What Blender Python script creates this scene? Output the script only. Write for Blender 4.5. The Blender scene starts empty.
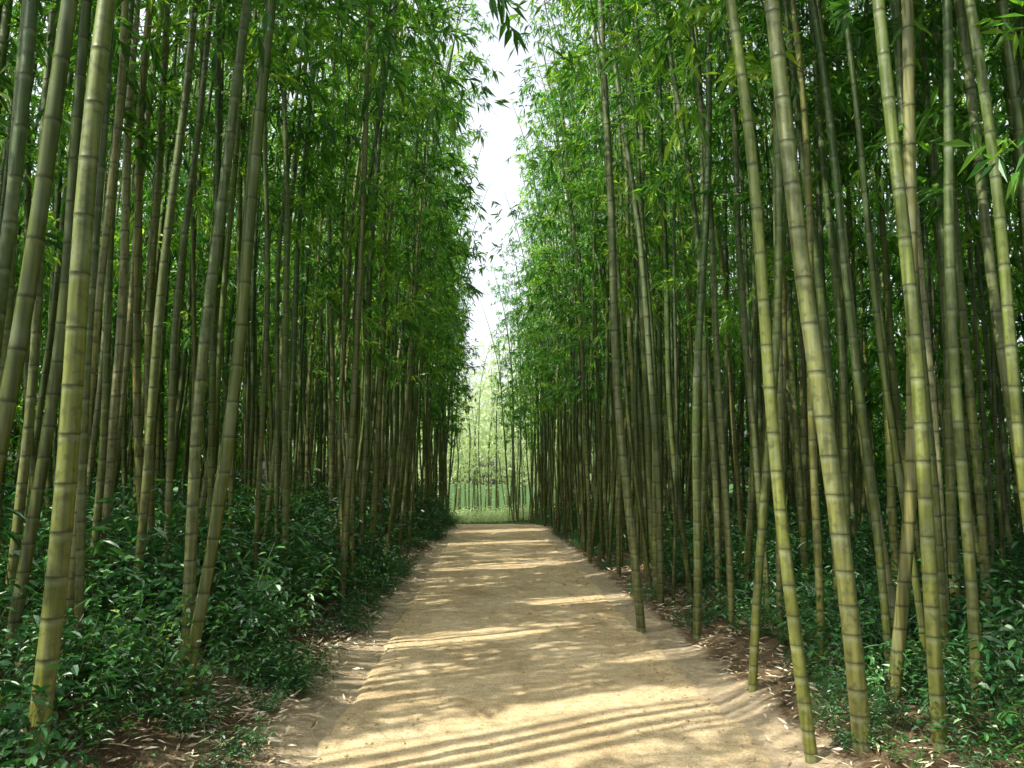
import bpy, math, numpy as np
from mathutils import Vector, Matrix
rng=np.random.default_rng(11)
scene=bpy.context.scene
scene.view_settings.view_transform='Standard'
scene.view_settings.look='None'
scene.view_settings.exposure=0
scene.view_settings.gamma=1
SKY=0.42; SUN=9.0
sd=Vector((-0.88,-0.47,0)).normalized();el=math.radians(52)
sd=Vector((sd.x*math.cos(el),sd.y*math.cos(el),math.sin(el)))

# ------------------------------------------------------------ noise / terrain
_tab=np.random.default_rng(5).random((256,256))
def vnoise(x,y):
    x=np.asarray(x,float);y=np.asarray(y,float)
    xi=np.floor(x).astype(int);yi=np.floor(y).astype(int)
    fx=x-xi;fy=y-yi;fx=fx*fx*(3-2*fx);fy=fy*fy*(3-2*fy)
    a=_tab[xi%256,yi%256];b=_tab[(xi+1)%256,yi%256];c=_tab[xi%256,(yi+1)%256];d=_tab[(xi+1)%256,(yi+1)%256]
    return (a*(1-fx)+b*fx)*(1-fy)+(c*(1-fx)+d*fx)*fy
def ss(a,b,x):
    t=np.clip((x-a)/(b-a),0,1);return t*t*(3-2*t)
def cx(y):
    y=np.asarray(y,float)
    return 0.3-0.012*np.clip(y-33,0,25)**2
def height(x,y):
    x=np.asarray(x,float);y=np.asarray(y,float)
    u=x-cx(y)
    h=0.42*ss(1.45,4.0,-u)+0.12*ss(1.5,4.0,u)+0.5*ss(5,30,np.abs(u))
    off=ss(1.3,2.0,np.abs(u))
    h=h+off*(0.16*(vnoise(x*0.8+7,y*0.8)-0.5)+0.07*(vnoise(x*3.1,y*3.1+9)-0.5)+0.03*(vnoise(x*9,y*9)-0.5))
    h=h+(1-off)*(0.025*(vnoise(x*1.2,y*0.8)-0.5)+0.012*(vnoise(x*5,y*4)-0.5)-0.02)
    h=h-0.045*np.clip(y-28,0,45)
    return h

# ------------------------------------------------------------ mesh helpers
def quads_mesh(name,V,F,mats,midx=None,smooth=None,col=None):
    me=bpy.data.meshes.new(name)
    V=np.asarray(V,np.float32);F=np.asarray(F,np.int32)
    me.vertices.add(len(V));me.vertices.foreach_set('co',V.ravel())
    n=len(F);me.loops.add(n*4);me.polygons.add(n)
    me.loops.foreach_set('vertex_index',F.ravel())
    me.polygons.foreach_set('loop_start',np.arange(0,n*4,4,dtype=np.int32))
    for m in mats: me.materials.append(m)
    if midx is not None: me.polygons.foreach_set('material_index',np.asarray(midx,np.int32))
    if smooth is not None: me.polygons.foreach_set('use_smooth',np.asarray(smooth,bool))
    if col is not None:
        ca=me.color_attributes.new('cd','FLOAT_COLOR','POINT')
        c4=np.ones((len(V),4),np.float32);c4[:,:col.shape[1]]=col
        ca.data.foreach_set('color',c4.ravel())
    me.update(calc_edges=True)
    return me
def add(name,me,loc=(0,0,0),rot=(0,0,0),sc=1,parent=None):
    o=bpy.data.objects.new(name,me)
    o.location=loc;o.rotation_euler=rot
    o.scale=(sc,sc,sc) if np.isscalar(sc) else sc
    scene.collection.objects.link(o)
    if parent: o.parent=parent
    return o
def nrm(v): return v/(np.linalg.norm(v,axis=-1,keepdims=True)+1e-9)
class Geo:
    def __init__(s): s.V=[];s.F=[];s.C=[];s.M=[];s.S=[];s.n=0
    def put(s,V,F,C,m,sm):
        s.V.append(V);s.F.append(np.asarray(F)+s.n);s.C.append(C);s.n+=len(V)
        s.M.append(np.full(len(F),m) if np.isscalar(m) else m);s.S.append(np.full(len(F),sm) if np.isscalar(sm) else sm)
    def pack(s): return (np.concatenate(s.V),np.concatenate(s.F),np.concatenate(s.C),np.concatenate(s.M),np.concatenate(s.S))
    def mesh(s,name,mats):
        V,F,C,M,S=s.pack();return quads_mesh(name,V,F,mats,M,S,C)
def xform(pk,loc,rot,sc,rnd):
    V,F,C,M,S=pk
    R=np.array(Matrix.Rotation(rot[2],3,'Z')@Matrix.Rotation(rot[1],3,'Y')@Matrix.Rotation(rot[0],3,'X'))
    V=(V*np.asarray(sc))@R.T+np.asarray(loc)
    C=C.copy();C[:,3]=rnd
    return V,F,C,M,S

# ------------------------------------------------------------ canopy openings: sky gap, and holes cut to aim sun patches
SDV=np.array(sd)
def landing(V):
    t=V[:,2]/SDV[2]
    return V[:,0]-SDV[0]*t, V[:,1]-SDV[1]*t
ux,uy=0.88/0.9976,0.47/0.9976
SUN_PATCH=[(0.55,5.5,2.2,0.55),(-0.4,8.5,1.3,0.36),(1.4,11.2,1.0,0.45),(1.7,7.7,0.7,0.22),(0.5,4.3,0.8,0.2),(-3.0,6.6,1.2,0.45),(-2.4,4.8,0.9,0.35),
       (0.4,15.5,1.6,0.45),(0.2,21,1.6,0.5),(-3.5,10.5,1.2,0.45),(3.6,9.0,1.1,0.4),(3.1,5.6,0.9,0.35),(0.6,26,1.6,0.7),(-2.6,13.5,1.0,0.45),(-4.5,8.5,0.9,0.35),(4.6,12,1.0,0.4),(2.6,14,0.8,0.4)]
def keep_leaves(V4):
    c=V4.mean(1)
    x,y,z=c.T
    g=x-(1.05-0.056*np.clip(y-10,0,24))
    wv=0.30+0.013*np.clip(y,0,30)+1.1*(vnoise(y*0.9+11,z*0.9)-0.5)+0.6*(vnoise(y*3+1,z*3+5)-0.5)
    wv=wv*ss(6,12,y)-0.34*ss(7,10,z)*(1-ss(18,26,y))
    k=(np.abs(g)>wv)
    qx,qy=landing(c)
    for (px,py,a,b) in SUN_PATCH:
        dx=qx-px;dy=qy-py
        s=(dx*ux+dy*uy)/a;t=(-dx*uy+dy*ux)/b
        k&=~((s*s+t*t<1+0.9*(vnoise(qx*2.5,qy*6)-0.5)))
    return k
def prune(pk):
    V,F,C,M,S=pk
    c0=C[F[:,0]]
    leaf=(M==1)|((np.abs(c0[:,1]-0.1)<1e-4)&(c0[:,2]==0.5)&(c0[:,0]==0))
    kk=keep_leaves(V[F[leaf]])
    m=np.ones(len(F),bool);m[np.where(leaf)[0][~kk]]=False
    return V,F[m],C,M[m],S[m]

# ------------------------------------------------------------ materials
def newmat(name):
    m=bpy.data.materials.new(name);m.use_nodes=True
    nt=m.node_tree;nt.nodes.clear()
    out=nt.nodes.new('ShaderNodeOutputMaterial')
    return m,nt,out
def N(nt,t,**k):
    n=nt.nodes.new(t)
    for a,b in k.items(): setattr(n,a,b)
    return n
def ramp(nt,stops):
    r=nt.nodes.new('ShaderNodeValToRGB');e=r.color_ramp.elements
    while len(e)<len(stops): e.new(0.5)
    for i,(p,c) in enumerate(stops):
        e[i].position=p;e[i].color=(*c,1) if len(c)==3 else c
    return r
def mixc(nt,fac,a,b,mode='MIX'):
    m=nt.nodes.new('ShaderNodeMix');m.data_type='RGBA';m.blend_type=mode
    for s,v in ((0,fac),(6,a),(7,b)):
        if isinstance(v,bpy.types.NodeSocket): nt.links.new(v,m.inputs[s])
        elif s==0: m.inputs[0].default_value=v
        else: m.inputs[s].default_value=(*v,1)
    return m.outputs[2]
def math_(nt,op,a,b=None):
    m=nt.nodes.new('ShaderNodeMath');m.operation=op
    for i,v in enumerate((a,b)):
        if v is None: continue
        if isinstance(v,bpy.types.NodeSocket): nt.links.new(v,m.inputs[i])
        else: m.inputs[i].default_value=v
    return m.outputs[0]

def leaf_mat(name,stops,transl=0.4,tint=(1.25,1.35,0.6),rough=0.4,gloss=0.06):
    m,nt,out=newmat(name)
    at=N(nt,'ShaderNodeAttribute',attribute_name='cd')
    sep=N(nt,'ShaderNodeSeparateColor');nt.links.new(at.outputs['Color'],sep.inputs[0])
    f=math_(nt,'ADD',math_(nt,'MULTIPLY',sep.outputs[2],0.65),math_(nt,'MULTIPLY',at.outputs['Alpha'],0.35))
    r=ramp(nt,stops);nt.links.new(f,r.inputs[0])
    p=N(nt,'ShaderNodeBsdfDiffuse');nt.links.new(r.outputs[0],p.inputs['Color'])
    t=N(nt,'ShaderNodeBsdfTranslucent')
    nt.links.new(mixc(nt,1.0,r.outputs[0],tint,'MULTIPLY'),t.inputs[0])
    mx=N(nt,'ShaderNodeMixShader');mx.inputs[0].default_value=transl
    nt.links.new(p.outputs[0],mx.inputs[1]);nt.links.new(t.outputs[0],mx.inputs[2])
    gl=N(nt,'ShaderNodeBsdfGlossy');gl.inputs['Roughness'].default_value=rough
    m2=N(nt,'ShaderNodeMixShader');m2.inputs[0].default_value=gloss
    nt.links.new(mx.outputs[0],m2.inputs[1]);nt.links.new(gl.outputs[0],m2.inputs[2])
    nt.links.new(m2.outputs[0],out.inputs[0])
    return m
M_leaf=leaf_mat('bamboo_leaf',[(0,(0.015,0.065,0.017)),(0.35,(0.034,0.13,0.027)),(0.62,(0.10,0.26,0.04)),(1,(0.32,0.45,0.07))],0.5,(1.9,1.75,0.7),gloss=0.03)  # random leaf tones; the yellow bright end also paints in sunlit clusters
M_leaf_far=leaf_mat('bamboo_leaf_hazed',[(0,(0.26,0.38,0.16)),(0.5,(0.42,0.54,0.27)),(1,(0.62,0.68,0.44))],0.5,(1.2,1.2,0.85))  # leaves paled in colour to stand in for distant haze and sunlight
M_shrub=leaf_mat('shrub_leaf',[(0,(0.012,0.055,0.018)),(0.5,(0.03,0.12,0.034)),(0.85,(0.08,0.23,0.045)),(1,(0.26,0.36,0.07))],0.25,gloss=0.05,rough=0.42)

def culm_mat(name,fine):
    m,nt,out=newmat(name)
    at=N(nt,'ShaderNodeAttribute',attribute_name='cd')
    sep=N(nt,'ShaderNodeSeparateColor');nt.links.new(at.outputs['Color'],sep.inputs[0])
    rnd=at.outputs['Alpha']
    tc=N(nt,'ShaderNodeTexCoord')
    r=ramp(nt,[(0,(0.035,0.075,0.022)),(0.2,(0.095,0.14,0.032)),(0.4,(0.045,0.095,0.026)),(0.6,(0.125,0.165,0.035)),(0.75,(0.085,0.125,0.06)),(0.9,(0.18,0.185,0.04)),(1,(0.27,0.27,0.16))])
    nt.links.new(rnd,r.inputs[0])
    base=ramp(nt,[(0,(1,1,1)),(0.32,(0,0,0))]);nt.links.new(sep.outputs[2],base.inputs[0])
    c=mixc(nt,math_(nt,'MULTIPLY',base.outputs[0],0.55),r.outputs[0],(0.15,0.13,0.022))
    mp=N(nt,'ShaderNodeMapping');mp.inputs['Scale'].default_value=(38,38,1.6);nt.links.new(tc.outputs['Object'],mp.inputs[0])
    n1=N(nt,'ShaderNodeTexNoise');n1.inputs['Scale'].default_value=1.0;n1.inputs['Detail'].default_value=3 if fine else 1;nt.links.new(mp.outputs[0],n1.inputs[0])
    s1=ramp(nt,[(0.3,(0.42,0.47,0.42)),(0.7,(1.35,1.3,1.3))]);nt.links.new(n1.outputs[0],s1.inputs[0])
    c=mixc(nt,1.0,c,s1.outputs[0],'MULTIPLY')
    n2=N(nt,'ShaderNodeTexNoise');n2.inputs['Scale'].default_value=3.2;n2.inputs['Detail'].default_value=5 if fine else 2;n2.inputs['Roughness'].default_value=0.7;nt.links.new(tc.outputs['Object'],n2.inputs[0])
    s2=ramp(nt,[(0.5,(0,0,0)),(0.72,(1,1,1))]);nt.links.new(n2.outputs[0],s2.inputs[0])
    c=mixc(nt,math_(nt,'MULTIPLY',s2.outputs[0],0.45),c,(0.22,0.25,0.17))
    if fine:
        n3=N(nt,'ShaderNodeTexNoise');n3.inputs['Scale'].default_value=22;n3.inputs['Detail'].default_value=4;nt.links.new(tc.outputs['Object'],n3.inputs[0])
        s3=ramp(nt,[(0.52,(0,0,0)),(0.66,(1,1,1))]);nt.links.new(n3.outputs[0],s3.inputs[0])
        c=mixc(nt,math_(nt,'MULTIPLY',s3.outputs[0],0.6),c,(0.04,0.05,0.02))
    c=mixc(nt,math_(nt,'MULTIPLY',sep.outputs[0],0.18),c,(0.34,0.40,0.27))
    c=mixc(nt,math_(nt,'MULTIPLY',sep.outputs[1],0.8),c,(0.03,0.035,0.015))
    if fine:
        p=N(nt,'ShaderNodeBsdfPrincipled');nt.links.new(c,p.inputs['Base Color'])
        p.inputs['Roughness'].default_value=0.4;p.inputs['Specular IOR Level'].default_value=0.4
        nt.links.new(p.outputs[0],out.inputs[0])
    else:
        p=N(nt,'ShaderNodeBsdfDiffuse');nt.links.new(mixc(nt,1.0,c,(0.82,0.84,0.82),'MULTIPLY'),p.inputs['Color'])  # colour multiplied down to deepen the shade inside the grove
        gl=N(nt,'ShaderNodeBsdfGlossy');gl.inputs['Roughness'].default_value=0.4
        m2=N(nt,'ShaderNodeMixShader');m2.inputs[0].default_value=0.035
        nt.links.new(p.outputs[0],m2.inputs[1]);nt.links.new(gl.outputs[0],m2.inputs[2]);nt.links.new(m2.outputs[0],out.inputs[0])
    return m
M_culm=culm_mat('bamboo_culm',True);M_culm2=culm_mat('bamboo_culm_plain_shaded',False)

def dirt_path_mat():
    m,nt,out=newmat('path_dirt')
    tc=N(nt,'ShaderNodeTexCoord')
    def nz(s,d=5,r=0.6,sc=None):
        n=N(nt,'ShaderNodeTexNoise');n.inputs['Scale'].default_value=s;n.inputs['Detail'].default_value=d;n.inputs['Roughness'].default_value=r
        if sc:
            mp=N(nt,'ShaderNodeMapping');mp.inputs['Scale'].default_value=sc;nt.links.new(tc.outputs['Object'],mp.inputs[0]);nt.links.new(mp.outputs[0],n.inputs[0])
        else: nt.links.new(tc.outputs['Object'],n.inputs[0])
        return n.outputs[0]
    a=ramp(nt,[(0.3,(0.46,0.345,0.195)),(0.5,(0.62,0.485,0.295)),(0.7,(0.72,0.59,0.395))]);nt.links.new(nz(0.9,6,0.65,(1.3,0.8,1)),a.inputs[0])
    b=ramp(nt,[(0.35,(0.72,0.70,0.66)),(0.6,(1.08,1.08,1.08))]);nt.links.new(nz(9,5,0.7),b.inputs[0])
    c=mixc(nt,0.85,a.outputs[0],b.outputs[0],'MULTIPLY')
    g=ramp(nt,[(0.38,(0.5,0.46,0.42)),(0.5,(1,1,1)),(0.7,(1.15,1.15,1.12))]);nt.links.new(nz(70,3,0.8),g.inputs[0])
    c=mixc(nt,0.75,c,g.outputs[0],'MULTIPLY')
    p=N(nt,'ShaderNodeBsdfPrincipled');nt.links.new(c,p.inputs['Base Color']);p.inputs['Roughness'].default_value=0.95;p.inputs['Specular IOR Level'].default_value=0.15
    h=math_(nt,'ADD',math_(nt,'MULTIPLY',nz(7,6,0.7),0.7),math_(nt,'MULTIPLY',nz(60,4,0.8),0.3))
    bm=N(nt,'ShaderNodeBump');bm.inputs['Strength'].default_value=0.9;bm.inputs['Distance'].default_value=0.06
    nt.links.new(h,bm.inputs['Height']);nt.links.new(bm.outputs[0],p.inputs['Normal'])
    nt.links.new(p.outputs[0],out.inputs[0]);return m
def ground_mat():
    m,nt,out=newmat('forest_floor')
    tc=N(nt,'ShaderNodeTexCoord')
    def nz(s,d=5,r=0.6):
        n=N(nt,'ShaderNodeTexNoise');n.inputs['Scale'].default_value=s;n.inputs['Detail'].default_value=d;n.inputs['Roughness'].default_value=r
        nt.links.new(tc.outputs['Object'],n.inputs[0]);return n.outputs[0]
    a=ramp(nt,[(0.3,(0.07,0.05,0.028)),(0.5,(0.15,0.11,0.065)),(0.7,(0.30,0.23,0.14))]);nt.links.new(nz(5,6,0.75),a.inputs[0])
    b=ramp(nt,[(0.35,(0.6,0.6,0.6)),(0.65,(1.3,1.25,1.2))]);nt.links.new(nz(40,4,0.8),b.inputs[0])
    c=mixc(nt,0.9,a.outputs[0],b.outputs[0],'MULTIPLY')
    at=N(nt,'ShaderNodeAttribute',attribute_name='cd')
    sep=N(nt,'ShaderNodeSeparateColor');nt.links.new(at.outputs['Color'],sep.inputs[0])
    gr=ramp(nt,[(0.4,(0.02,0.05,0.014)),(0.65,(0.05,0.10,0.025))]);nt.links.new(nz(8,4,0.7),gr.inputs[0])
    c=mixc(nt,sep.outputs[1],c,gr.outputs[0])
    sh=ramp(nt,[(0.3,(0.36,0.28,0.17)),(0.7,(0.60,0.49,0.34))]);nt.links.new(nz(12,5,0.75),sh.inputs[0])
    f=ramp(nt,[(0.3,(0,0,0)),(0.55,(1,1,1))])
    nt.links.new(math_(nt,'ADD',math_(nt,'MULTIPLY',sep.outputs[0],0.75),math_(nt,'SUBTRACT',math_(nt,'MULTIPLY',nz(3,5,0.7),0.9),0.3)),f.inputs[0])
    c=mixc(nt,math_(nt,'MULTIPLY',f.outputs[0],math_(nt,'SUBTRACT',1.0,sep.outputs[1])),c,sh.outputs[0])
    p=N(nt,'ShaderNodeBsdfPrincipled');nt.links.new(c,p.inputs['Base Color']);p.inputs['Roughness'].default_value=1;p.inputs['Specular IOR Level'].default_value=0.1
    bm=N(nt,'ShaderNodeBump');bm.inputs['Strength'].default_value=1;bm.inputs['Distance'].default_value=0.06
    nt.links.new(nz(18,5,0.8),bm.inputs['Height']);nt.links.new(bm.outputs[0],p.inputs['Normal'])
    nt.links.new(p.outputs[0],out.inputs[0]);return m
def litter_mat():
    m,nt,out=newmat('dry_leaf')
    at=N(nt,'ShaderNodeAttribute',attribute_name='cd')
    sep=N(nt,'ShaderNodeSeparateColor');nt.links.new(at.outputs['Color'],sep.inputs[0])
    r=ramp(nt,[(0,(0.16,0.11,0.06)),(0.2,(0.34,0.25,0.15)),(0.6,(0.52,0.43,0.29)),(1,(0.70,0.63,0.48))]);nt.links.new(sep.outputs[2],r.inputs[0])
    p=N(nt,'ShaderNodeBsdfPrincipled');nt.links.new(r.outputs[0],p.inputs['Base Color']);p.inputs['Roughness'].default_value=0.8
    nt.links.new(p.outputs[0],out.inputs[0]);return m
M_path=dirt_path_mat();M_ground=ground_mat();M_litter=litter_mat()

# ------------------------------------------------------------ ground + path
def gridmesh(name,X,Y,Z,mat,col=None):
    ny,nx=X.shape
    V=np.stack([X,Y,Z],-1).reshape(-1,3)
    i=np.arange(ny-1)[:,None]*nx+np.arange(nx-1)[None]
    F=np.stack([i,i+1,i+nx+1,i+nx],-1).reshape(-1,4)
    return quads_mesh(name,V,F,[mat],smooth=np.ones(len(F),bool),col=col)
xs=np.concatenate([-np.geomspace(300,8.2,28),np.arange(-8,8.01,0.07),np.geomspace(8.2,300,28)])
ys=np.concatenate([np.arange(-40,0,2.0),np.arange(0,14,0.08),np.arange(14,34,0.2),np.arange(34,90,1.0),np.geomspace(91,600,20)])
X,Y=np.meshgrid(xs,ys);Z=height(X,Y)
u=np.abs(X-cx(Y))
Z=Z-0.03*(1-ss(1.15,1.45,u))
shoulder=(1-ss(1.35,1.95,u))*(1-ss(37,40,Y))
green=np.maximum(ss(3,9,u),np.maximum(ss(34,60,Y)*ss(1.5,2,u),ss(38,41,Y)))
add('ground',gridmesh('ground',X,Y,Z,M_ground,col=np.stack([shoulder,green,0*u],-1).reshape(-1,3)))
ys=np.concatenate([np.arange(-12,1,0.5),np.arange(1,14,0.06),np.arange(14,39.6,0.25)])
t=np.linspace(-1,1,70)
wl=1.40+0.16*(vnoise(ys*0.9,3+0*ys)-0.5)+0.10*(vnoise(ys*4,31+0*ys)-0.5)
wr=1.42+0.16*(vnoise(ys*0.9,53+0*ys)-0.5)+0.10*(vnoise(ys*4,77+0*ys)-0.5)
T=t[None]*np.ones((len(ys),1));YY=ys[:,None]*np.ones_like(T)
XX=cx(YY)+np.where(T<0,T*wl[:,None],T*wr[:,None])
ZZ=height(XX,YY)+0.006-0.04*ss(0.93,1.0,np.abs(T))
add('dirt_path',gridmesh('dirt_path',XX,YY,ZZ,M_path))

# ------------------------------------------------------------ leaves
def leaf_quads(P,D,L,W,droop,g):
    n=len(P)
    S=nrm(np.cross(D,np.array([0,0,1.])+g.normal(0,0.45,(n,3))))
    Nn=np.cross(S,D)
    mid=P+D*(L*0.42)[:,None]
    V=np.empty((n,4,3))
    V[:,0]=P
    V[:,1]=mid+S*W[:,None]+Nn*(W*0.35)[:,None]
    V[:,2]=P+D*L[:,None];V[:,2,2]-=droop*L
    V[:,3]=mid-S*W[:,None]+Nn*(W*0.35)[:,None]
    return V.reshape(-1,3)

def bamboo_geo(H=13,R=0.055,lean=(0,0),bow=(0,0),arch=(1,0),archamt=2.5,first=5.0,seed=0,sides=10,leafmul=1.0,leafsz=1.0,detail=2,leaves=True,k=7):
    g=np.random.default_rng(seed)
    lean=np.array(lean,float);bow=np.array(bow,float);arch=np.array(arch,float)
    zs=[];z=0.05
    while z<H-0.15:
        f=z/H
        zs.append(z)
        z+=(0.13+0.17*min(1,f/0.2) - 0.12*max(0,(f-0.6)/0.4))*g.uniform(0.92,1.08)
    zs=np.array(zs)
    ph=g.uniform(0,6.3)
    def axis(z):
        z=np.asarray(z,float);f=np.clip(z/H,0,1)
        xy=lean*z[...,None]+bow*np.sin(np.pi*np.clip(z/6.5,0,2))[...,None]+arch*(archamt*np.clip(f-0.25,0,1)**2.6*2.1)[...,None]
        wob=0.018*np.stack([np.sin(z*1.5+ph),np.cos(z*1.2+ph*2)],-1)
        zz=z-0.35*archamt*np.clip(f-0.45,0,1)**2.5
        return np.concatenate([xy+wob,zz[...,None]],-1)
    def rad(z):
        f=z/H;return R*(1-0.12*f-0.8*f**2.2)+0.003
    offs={2:[(-0.05,1.0,0,0),(-0.025,1.0,1,0),(-0.007,1.0,1,0.1),(0.0,1.08,0.2,1),(0.010,1.03,0,0.4),(0.03,1.0,0,0)],
          1:[(-0.035,1.0,0.1,0),(-0.008,1.0,1,0),(0.0,1.07,0,1),(0.018,1,0,0.2)],
          0:[(-0.03,1.0,0.6,0),(0.0,1.05,0,1),(0.03,1,0,0)]}[detail]
    rz=[-0.25];rr=[rad(0)*1.1];rp=[0];rd=[0.3]
    for zn in zs:
        for o,m,p,d in offs:
            rz.append(zn+o);rr.append(rad(zn)*m);rp.append(p);rd.append(d)
    rz.append(H);rr.append(0.002);rp.append(0);rd.append(0)
    rz=np.array(rz);rr=np.array(rr)
    C=axis(rz)
    C[0]=axis(np.array(0.0))-np.array([0,0,0.3])
    a=np.linspace(0,2*np.pi,sides,endpoint=False)
    ring=np.stack([np.cos(a),np.sin(a),0*a],-1)
    V=(C[:,None]+ring[None]*rr[:,None,None]).reshape(-1,3)
    rnd=g.random()
    col=np.stack([np.repeat(rp,sides),np.repeat(rd,sides),np.repeat(np.clip(rz/H,0,1),sides),np.full(len(V),rnd)],-1)
    n=len(rz);i=(np.arange(n-1)*sides)[:,None];j=np.arange(sides)[None];j2=(j+1)%sides
    F=np.stack([i+j,i+j2,i+sides+j2,i+sides+j],-1).reshape(-1,4)
    G=Geo();G.put(V,F,col,0,True)
    if not leaves: return G
    bn=zs[zs>first]
    BP=[];BD=[];BL=[];side=0
    for zn in bn:
        f=(zn-first)/(H-first)
        for kk in range(2):
            if g.random()<0.25: continue
            ang=side+kk*0.9+g.normal(0,0.4)
            Lb=(1.5*(1-f)**0.7+0.45)*g.uniform(0.6,1.15)*(0.75 if f<0.08 else 1)
            BP.append(axis(zn));e=g.uniform(0.25,0.85)
            BD.append([math.cos(ang)*math.cos(e),math.sin(ang)*math.cos(e),math.sin(e)]);BL.append(Lb)
        side+=math.pi+g.normal(0,0.5)
    BP=np.array(BP);BD=np.array(BD);BL=np.array(BL);nb=len(BP)
    def bpt(idx,t):
        p=BP[idx]+BD[idx]*(BL[idx]*t)[:,None]
        p[:,2]-=0.6*BL[idx]*t**2.2
        return p
    ts=np.array([0,0.45,1.0]);br=np.array([0.008,0.005,0.0015])
    idx=np.arange(nb)
    tri=np.array([[1,0,0],[-0.5,0.87,0],[-0.5,-0.87,0.3]])
    BV=np.stack([bpt(idx,np.full(nb,t))[:,None]+tri[None]*r for t,r in zip(ts,br)],1).reshape(-1,3)
    b=(np.arange(nb)*9)[:,None,None]+(np.arange(2)*3)[None,:,None];j=np.arange(3)[None,None];j2=(j+1)%3
    BF=np.stack([b+j,b+j2,b+3+j2,b+3+j],-1).reshape(-1,4)
    G.put(BV,BF,np.tile([0.0,0.1,0.5,rnd],(len(BV),1)),0,True)
    nt_=np.maximum(2,(BL*7.5*leafmul).astype(int))
    ti=np.repeat(idx,nt_);m=len(ti)
    tt=g.uniform(0.2,1.0,m)**0.8
    tp=bpt(ti,tt)
    td=nrm(BD[ti]*0.7*np.array([1,1,0.2])+g.normal(0,0.6,(m,3))*np.array([1,1,0.55])+np.array([0,0,-0.12]))
    tl=g.uniform(0.12,0.42,m)*leafsz**0.5
    tv=g.random(m)
    li=np.repeat(np.arange(m),k);q=len(li)
    lp=tp[li]+td[li]*(tl[li]*g.uniform(0.35,1.0,q))[:,None]
    lp[:,2]-=0.05*g.random(q)
    ld=nrm(td[li]*0.7+g.normal(0,0.55,(q,3))+np.array([0,0,-0.45]))
    LL=g.uniform(0.09,0.17,q)*leafsz;WW=LL*g.uniform(0.09,0.13,q)
    LV=leaf_quads(lp,ld,LL,WW,0.15,g)
    lc=np.clip(tv[li]*0.6+g.random(q)*0.4,0,1)
    G.put(LV,np.arange(q*4).reshape(-1,4),np.repeat(np.stack([0*lc,0*lc,lc,0*lc+rnd],-1),4,axis=0),1,False)
    return G

# ------------------------------------------------------------ foreground bamboo
FG=[ # left of the path: x, y, lean/m, bow, radius
(-2.12,3.95,0.02,0.0,0.046),(-2.35,6.45,0.055,-0.10,0.043),(-4.0,8.6,-0.01,0.05,0.047),(-3.9,9.5,-0.03,-0.05,0.045),
(-2.42,9.7,-0.035,0.06,0.036),(-2.5,13.2,-0.04,0.03,0.040),(-2.5,20,0.07,-0.1,0.05),(-2.95,4.7,0.03,0.04,0.036),
(-3.35,5.4,0.0,0.08,0.038),(-3.1,7.2,0.05,0.0,0.036),(-2.75,8.0,0.045,0.07,0.032),(-4.6,7.0,0.02,0,0.044),(-3.0,11.0,0.03,0.04,0.040),
(-4.1,5.9,0.03,0.05,0.040),(-2.3,16.0,0.02,0.05,0.038),(-3.6,6.3,-0.02,0.05,0.034),
(-2.75,5.6,0.0,-0.05,0.026),(-3.25,6.4,0.02,0.06,0.030),(-3.3,8.4,0.03,-0.06,0.034),(-3.6,7.5,0.0,0.04,0.032),(-4.4,9.4,0.03,0.05,0.038),(-3.75,5.0,0.02,0.05,0.034),
(-5.2,8.2,0.02,-0.05,0.04),(-2.65,10.8,0.01,-0.05,0.030),(-3.5,10.2,-0.02,0.04,0.034),
# right of the path
(2.14,4.7,-0.075,0.02,0.050),(1.84,4.72,-0.062,0.03,0.034),(2.58,4.65,-0.02,0.03,0.038),(3.42,6.05,0.0,-0.05,0.042),
(1.64,8.8,-0.04,-0.08,0.046),(2.1,8.25,0.065,-0.06,0.040),(1.98,6.1,0.07,0.06,0.030),(2.5,8.4,-0.03,0.06,0.034),
(3.25,7.4,-0.03,0.03,0.040),(4.2,7.2,0.02,0.03,0.042),(3.75,6.6,-0.02,0.05,0.034),(3.0,8.6,-0.03,-0.08,0.036),
(2.3,11.0,-0.02,0.05,0.040),(2.15,13.2,0.02,-0.05,0.036),(1.95,15.5,-0.03,0.03,0.038),(3.1,5.2,0.03,-0.03,0.032),(2.9,10.2,-0.05,0.1,0.040),
(2.72,6.7,0.01,0.05,0.030),(3.4,9.3,0.03,0.05,0.036),(3.5,5.0,-0.04,0.02,0.034),(4.0,5.8,-0.05,0.0,0.036),(3.05,6.2,-0.06,0.04,0.028),
(2.75,7.6,0.04,-0.04,0.028),(3.6,8.0,-0.01,0.05,0.036),(4.4,8.6,-0.03,0.04,0.04),(2.45,9.4,0.03,0.05,0.03),(3.9,9.9,0.0,-0.05,0.038),(4.9,7.9,-0.02,0.04,0.04)]
for i,(x,y,lx,bw,r) in enumerate(FG):
    s=1 if x<0 else -1
    G=bamboo_geo(H=12.5+rng.uniform(-1,1.5),R=r,lean=(lx,rng.normal(0,0.012)),bow=(bw,rng.normal(0,0.03)),arch=(s*0.9,rng.normal(0,0.4)),archamt=rng.uniform(0.5,1.1),first=4.9+rng.uniform(-0.3,1.2),seed=100+i,sides=14,leafmul=0.55,leafsz=1.3)
    loc=np.array((x,y,float(height(x,y))))
    V,F,C,M,S=G.pack()
    V,F,C,M,S=prune((V+loc,F,C,M,S))
    add('bamboo',quads_mesh('bamboo',V-loc,F,[M_culm,M_leaf],M,S,C),loc)

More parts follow.
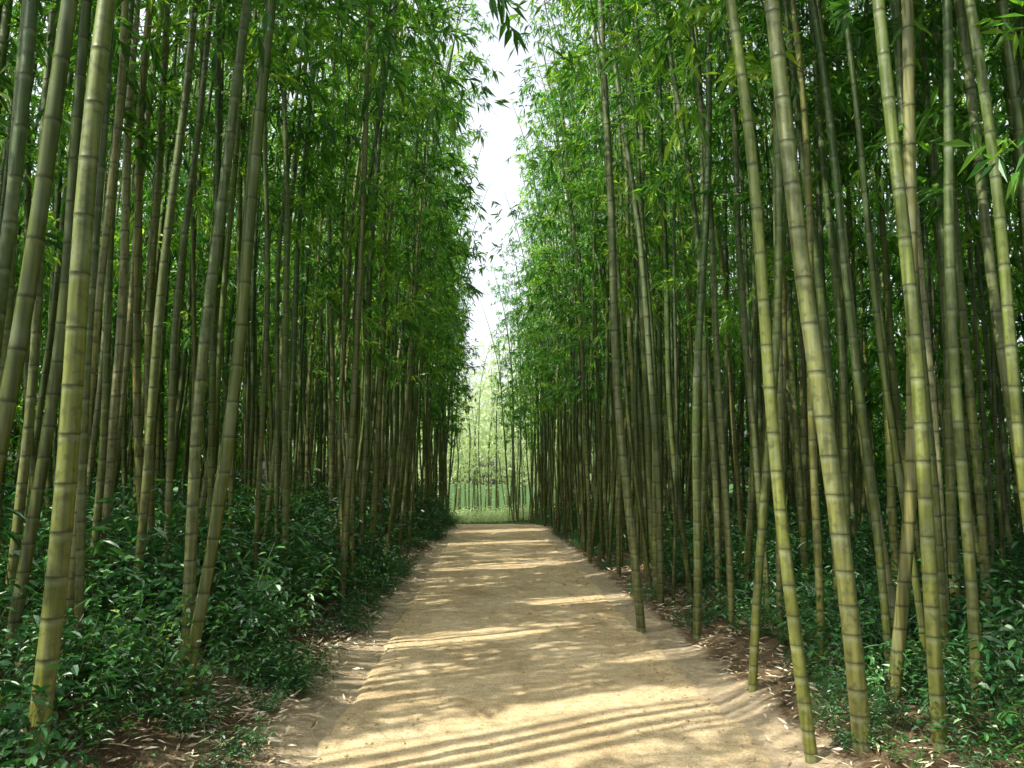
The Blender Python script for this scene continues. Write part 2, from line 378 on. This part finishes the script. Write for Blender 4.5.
# ------------------------------------------------------------ grove
def variants(n,**k):
    out=[]
    for i in range(n):
        kw={a:(b(i) if callable(b) else b) for a,b in k.items()}
        out.append(bamboo_geo(seed=int(rng.integers(1e6)),**kw).pack())
    return out
VAR=variants(7,H=lambda i:12+0.5*i,R=lambda i:0.028+0.0035*i,lean=lambda i:(0.012*(i%3-1),0.01*(i%2)),bow=lambda i:(0.1*(i%3-1),0.03),arch=lambda i:(1,0.2*(i%3-1)),archamt=lambda i:0.5+0.12*i,first=lambda i:3.6+0.5*(i%4),sides=8,detail=1,leafmul=0.85,leafsz=1.45)
POLE=variants(8,H=lambda i:11+0.5*i,R=lambda i:0.020+0.0035*i,lean=lambda i:(0.025*(i%3-1),0.02*(i%2)),bow=lambda i:(0.12*(i%3-1),0.03),arch=lambda i:(1,0.2*(i%3-1)),archamt=lambda i:0.4+0.12*i,sides=7,detail=1,leaves=False)
POLEF=variants(8,H=lambda i:11+0.5*i,R=lambda i:0.024+0.003*i,lean=lambda i:(0.025*(i%3-1),0.02*(i%2)),bow=lambda i:(0.12*(i%3-1),0.03),arch=lambda i:(1,0.2*(i%3-1)),archamt=lambda i:0.4+0.12*i,sides=5,detail=0,leaves=False)
VARL=variants(4,H=lambda i:9+i,R=0.034,lean=(0.02,0),arch=(1,0),archamt=1.6,first=lambda i:1.2+0.7*i,sides=6,detail=0,leafmul=0.7,leafsz=2.0)
VARE=variants(3,H=lambda i:8+i,R=0.034,lean=(0.02,0),arch=(1,0),archamt=1.6,first=lambda i:0.4+0.3*i,sides=5,detail=0,leafmul=0.55,leafsz=2.8)
VARF=variants(4,H=lambda i:7.5+1.3*i,R=0.045,arch=(1,0),archamt=1.6,first=lambda i:1.8+0.8*i,sides=6,detail=0,leafmul=0.5,leafsz=1.5)
GR=Geo();GF=Geo()
pts=[(a[0],a[1]) for a in FG]
def ok(x,y,d):
    p=np.array(pts);return ((p[:,0]-x)**2+(p[:,1]-y)**2).min()>d*d
crown=[(50,50)]
def place(x,y,vl,spread=0.7,toward=True,tilt=0.035,s=(0.9,1.08),dst=None):
    pk=vl[rng.integers(len(vl))]
    side=x-float(cx(y))
    rz=(0 if side<0 else math.pi) if toward else rng.uniform(0,6.28)
    P=xform(pk,(x,y,float(height(x,y))),(rng.normal(0,tilt),rng.normal(0,tilt),rz+rng.normal(0,spread)),rng.uniform(*s),rng.random())
    if vl is VAR or vl is VARL: P=prune(P)
    (dst or GR).put(*P)
    pts.append((x,y))
cnt=0;nc=0
def crowned(x,y,d):
    c=np.array(crown)
    if ((c[:,0]-x)**2+(c[:,1]-y)**2).min()<d*d: return False
    crown.append((x,y));return True
for sgn in (-1,1):
    for y in np.arange(10,43,0.40):
        yy=y+rng.uniform(-0.2,0.2)
        off=(2.0 if sgn<0 else 1.8)+abs(rng.normal(0,0.45))
        x=float(cx(yy))+sgn*off
        if ok(x,yy,0.25):
            if crowned(x,yy,0.95): place(x,yy,VAR,0.6);nc+=1
            else: place(x,yy,POLE,0.6)
            cnt+=1
for _ in range(6000):
    y=rng.uniform(-8,43);sgn=rng.choice([-1,1])
    off=2.3+rng.power(0.85)*17
    x=float(cx(min(y,33)))+sgn*off
    if y<3.4 and off<3.2: continue
    if y<2.5 and y>-1.5 and off<2.9: continue
    if y>0 and off>5+y*0.9: continue
    if y>20 and off>10: continue
    if y<=0 and off>6: continue
    d=(0.30 if rng.random()<0.55 else 0.7)+0.03*off
    if ok(x,y,d):
        cnt+=1
        if off>5.5 and rng.random()<0.5:
            if crowned(x,y,1.25): place(x,y,VARL,0.9,rng.random()<0.8);nc+=1;continue
        if crowned(x,y,1.2): place(x,y,VAR,0.9,rng.random()<0.8);nc+=1
        else: place(x,y,POLE if y<14 else POLEF,0.9)
for sgn in (-1,1):
    for _ in range(140):
        y=rng.uniform(9,36);x=sgn*(17.5+rng.uniform(0,5))
        if y>24: x=sgn*rng.uniform(11,17)
        if ok(x,y,1.1): place(x,y,VARE,3,False,0.05,(0.9,1.3));cnt+=1
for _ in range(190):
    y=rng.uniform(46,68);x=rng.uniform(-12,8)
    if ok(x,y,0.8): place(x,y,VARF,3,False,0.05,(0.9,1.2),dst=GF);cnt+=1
print('bamboos',cnt,'crowned',nc,'quads',sum(len(f) for f in GR.F),sum(len(f) for f in GF.F))
add('bamboo_grove',GR.mesh('bamboo_grove',[M_culm2,M_leaf]))

# ------------------------------------------------------------ undergrowth
def shrub_geo(kind,seed,ns=17):
    g=np.random.default_rng(seed)
    G=Geo();P=[];D=[];L=[];C=[]
    for s in range(ns):
        ang=g.uniform(0,6.28);r0=g.uniform(0,0.22);hh=g.uniform(0.18,0.62);ln=g.uniform(0.1,0.5)
        b=np.array([math.cos(ang)*r0,math.sin(ang)*r0,-0.03]);top=b+np.array([math.cos(ang)*ln,math.sin(ang)*ln,hh])
        tri=np.array([[1,0,0],[-0.5,0.87,0],[-0.5,-0.87,0]])
        G.put(np.concatenate([b+tri*0.003,top+tri*0.0012]),np.array([[j,(j+1)%3,3+(j+1)%3,3+j] for j in range(3)]),np.tile([0,0.6,0.2,0.5],(6,1)),0,False)
        k=g.integers(8,13);sv=g.random()
        for q in range(k):
            t=0.25+0.75*(q+g.random())/k
            P.append(b+(top-b)*t+np.array([0,0,0.03*math.sin(t*3)]))
            a2=ang+q*2.4+g.normal(0,0.4)
            D.append([math.cos(a2),math.sin(a2),g.uniform(-0.45,0.45)]);L.append(g.uniform(0.045,0.10) if kind==0 else g.uniform(0.10,0.17));C.append(min(1,max(0,0.55*sv+0.45*g.random())))
    P=np.array(P);D=nrm(np.array(D));L=np.array(L);C=np.array(C);n=len(P)
    W=L*(g.uniform(0.21,0.3,n) if kind==0 else g.uniform(0.07,0.1,n))
    S=nrm(np.cross(D,np.array([0,0,1.])+g.normal(0,0.25,(n,3))));Nn=np.cross(S,D)
    V=np.empty((n,6,3));dn=np.zeros((n,3));dn[:,2]=-0.22*L
    P0=P+D*0.02
    V[:,0]=P0;V[:,3]=P0+D*L[:,None]+dn
    for a,f,w in ((1,0.3,0.95),(2,0.68,0.8)):
        c=P0+D*(L*f)[:,None]+dn*f*f
        V[:,a]=c+S*(W*w)[:,None]+Nn*(W*0.3)[:,None]
        V[:,6-a]=c-S*(W*w)[:,None]+Nn*(W*0.3)[:,None]
    o=(np.arange(n)*6)[:,None]
    LF=np.concatenate([o+np.array([0,1,2,3]),o+np.array([0,3,4,5])])
    G.put(V.reshape(-1,3),LF,np.repeat(np.stack([0*C,0*C,C,C],-1),6,axis=0),1,False)
    return G.pack()
SH=[shrub_geo(0,200+i) for i in range(6)]+[shrub_geo(1,220+i) for i in range(2)]
GS=Geo();ns=0
for _ in range(3100):
    y=2.2+rng.power(0.62)*36;sgn=rng.choice([-1,1],p=[0.52,0.48])
    e=1.66 if sgn<0 else 1.75
    off=e+rng.power(0.8)*9
    if off>2.5+y*0.85: continue
    x=float(cx(y))+sgn*off
    near=ss(0,1.3,off-e)
    if vnoise(x*0.8+20,y*0.8)*0.95+0.25*near<0.36: continue
    s=(0.34+0.66*near)*rng.uniform(0.6,1.4)*(1.12 if sgn<0 else 0.88)*(1+0.012*y)
    if y<6: s=min(s*0.85,0.85)
    GS.put(*xform(SH[rng.integers(len(SH))],(x,y,float(height(x,y))),(rng.normal(0,0.15),rng.normal(0,0.15),rng.uniform(0,6.28)),(s,s,s*rng.uniform(0.8,1.45)),rng.random()));ns+=1
for _ in range(480):
    if rng.random()<0.45: x=rng.uniform(-12,9);y=rng.uniform(41,52);dst=GF
    else: y=rng.uniform(8,43);x=rng.choice([-1,1])*(8.5+rng.random()*8);dst=GS
    if y<40 and abs(x-float(cx(y)))<1.9 : continue
    s=rng.uniform(1.6,2.8) if dst is GS else rng.uniform(1.0,1.8)
    dst.put(*xform(SH[rng.integers(len(SH))],(x,y,float(height(x,y))),(0,0,rng.uniform(0,6.28)),s,rng.random()))
add('undergrowth',GS.mesh('undergrowth',[M_culm2,M_shrub]))
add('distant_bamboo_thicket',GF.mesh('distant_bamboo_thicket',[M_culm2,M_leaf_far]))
print('shrubs',ns,sum(len(f) for f in GS.F))

# ------------------------------------------------------------ leaf litter + pebbles
g=rng
def litter(n,xf,yf,Lr):
    y=yf(n);x=xf(n,y)
    a=g.uniform(0,6.28,n);D=nrm(np.stack([np.cos(a),np.sin(a),g.normal(0,0.22,n)],-1))
    L=g.uniform(*Lr,n)
    P=np.stack([x,y,height(x,y)+0.010+0.02*g.random(n)*(np.abs(x-cx(y))>1.4)],-1)
    return leaf_quads(P,D,L,L*g.uniform(0.06,0.11,n),0.0,g)
def yn(n): return 2.2+g.power(0.7,n)*28
A=litter(7500,lambda n,y:cx(y)-1.6-np.abs(g.normal(0,0.35,n))+0.15*g.normal(0,1,n),yn,(0.05,0.12))
B=litter(3000,lambda n,y:cx(y)+1.65+np.abs(g.normal(0,0.35,n))-0.13*g.normal(0,1,n),yn,(0.04,0.10))
Cc=litter(8000,lambda n,y:cx(y)+np.sign(g.normal(0,1,n))*(1.8+g.random(n)*3.5),yn,(0.07,0.15))
Dd=litter(1000,lambda n,y:cx(y)+g.uniform(-1.35,1.35,n),yn,(0.02,0.075))
V=np.concatenate([A,B,Cc,Dd]);nq=len(V)//4
lc=g.random(nq);lc[-1000:]*=0.45
add('leaf_litter',quads_mesh('leaf_litter',V,np.arange(nq*4).reshape(-1,4),[M_litter],col=np.repeat(np.stack([lc,lc,lc],-1),4,axis=0)))
n=1800;y=yn(n);x=cx(y)+np.sign(g.normal(0,1,n))*np.clip(1.35-np.abs(g.normal(0,0.4,n)),0,1.4)
r=g.uniform(0.004,0.015,n)
ct=np.stack([x,y,height(x,y)+0.006+r*0.2],-1)
cube=np.array([[a,b,c] for a in(-1,1) for b in(-1,1) for c in(-1,1)],float)
PV=(ct[:,None]+cube[None]*r[:,None,None]*g.uniform(0.45,1.0,(n,8,3))*np.array([1,1,0.7])).reshape(-1,3)
cf=np.array([[0,1,3,2],[4,6,7,5],[0,4,5,1],[2,3,7,6],[0,2,6,4],[1,5,7,3]])
PF=((np.arange(n)*8)[:,None,None]+cf[None]).reshape(-1,4)
add('pebbles',quads_mesh('pebbles',PV,PF,[M_path],smooth=np.ones(len(PF),bool)))
# slack rope tied between two culms on the left bank
tt=np.linspace(0,1,30);a=np.array([-2.40,9.7,1.05]);b=np.array([-2.52,13.2,1.15])
Cn=a+(b-a)*tt[:,None];Cn[:,2]-=0.22*4*tt*(1-tt);Cn[:,0]+=0.25*4*tt*(1-tt)
an=np.linspace(0,2*np.pi,6,endpoint=False)
RV=(Cn[:,None]+0.007*np.stack([np.cos(an),0*an,np.sin(an)],-1)[None]).reshape(-1,3)
i=(np.arange(29)*6)[:,None];j=np.arange(6)[None];j2=(j+1)%6
RF=np.stack([i+j,i+j2,i+6+j2,i+6+j],-1).reshape(-1,4)
add('rope',quads_mesh('rope',RV,RF,[M_litter],smooth=np.ones(len(RF),bool),col=np.full((len(RV),3),0.8)))

# ------------------------------------------------------------ light
sun=bpy.data.lights.new('sun','SUN');sun.energy=SUN;sun.angle=math.radians(0.5);sun.color=(1,0.94,0.81)
so=bpy.data.objects.new('sun',sun);so.rotation_euler=sd.to_track_quat('Z','Y').to_euler();scene.collection.objects.link(so)
w=bpy.data.worlds.new('World');scene.world=w;w.use_nodes=True
nt=w.node_tree;bg=nt.nodes['Background']
sky=nt.nodes.new('ShaderNodeTexSky');sky.sky_type='NISHITA';sky.sun_disc=False
sky.sun_elevation=el;sky.sun_rotation=math.atan2(sd.x,sd.y)%(2*math.pi)
sky.dust_density=6;sky.air_density=1.0;sky.ozone_density=1
hs=nt.nodes.new('ShaderNodeHueSaturation');hs.inputs['Saturation'].default_value=0.3;hs.inputs['Value'].default_value=1.08
nt.links.new(sky.outputs[0],hs.inputs['Color'])
nt.links.new(hs.outputs[0],bg.inputs[0]);bg.inputs[1].default_value=SKY

cam=bpy.data.cameras.new('camera');cam.lens=28;cam.sensor_width=36;cam.clip_end=2000
co=bpy.data.objects.new('camera',cam);co.location=(0,0,1.6)
co.rotation_euler=(math.radians(90+6.88),0,math.radians(-1.7))
scene.collection.objects.link(co);scene.camera=co
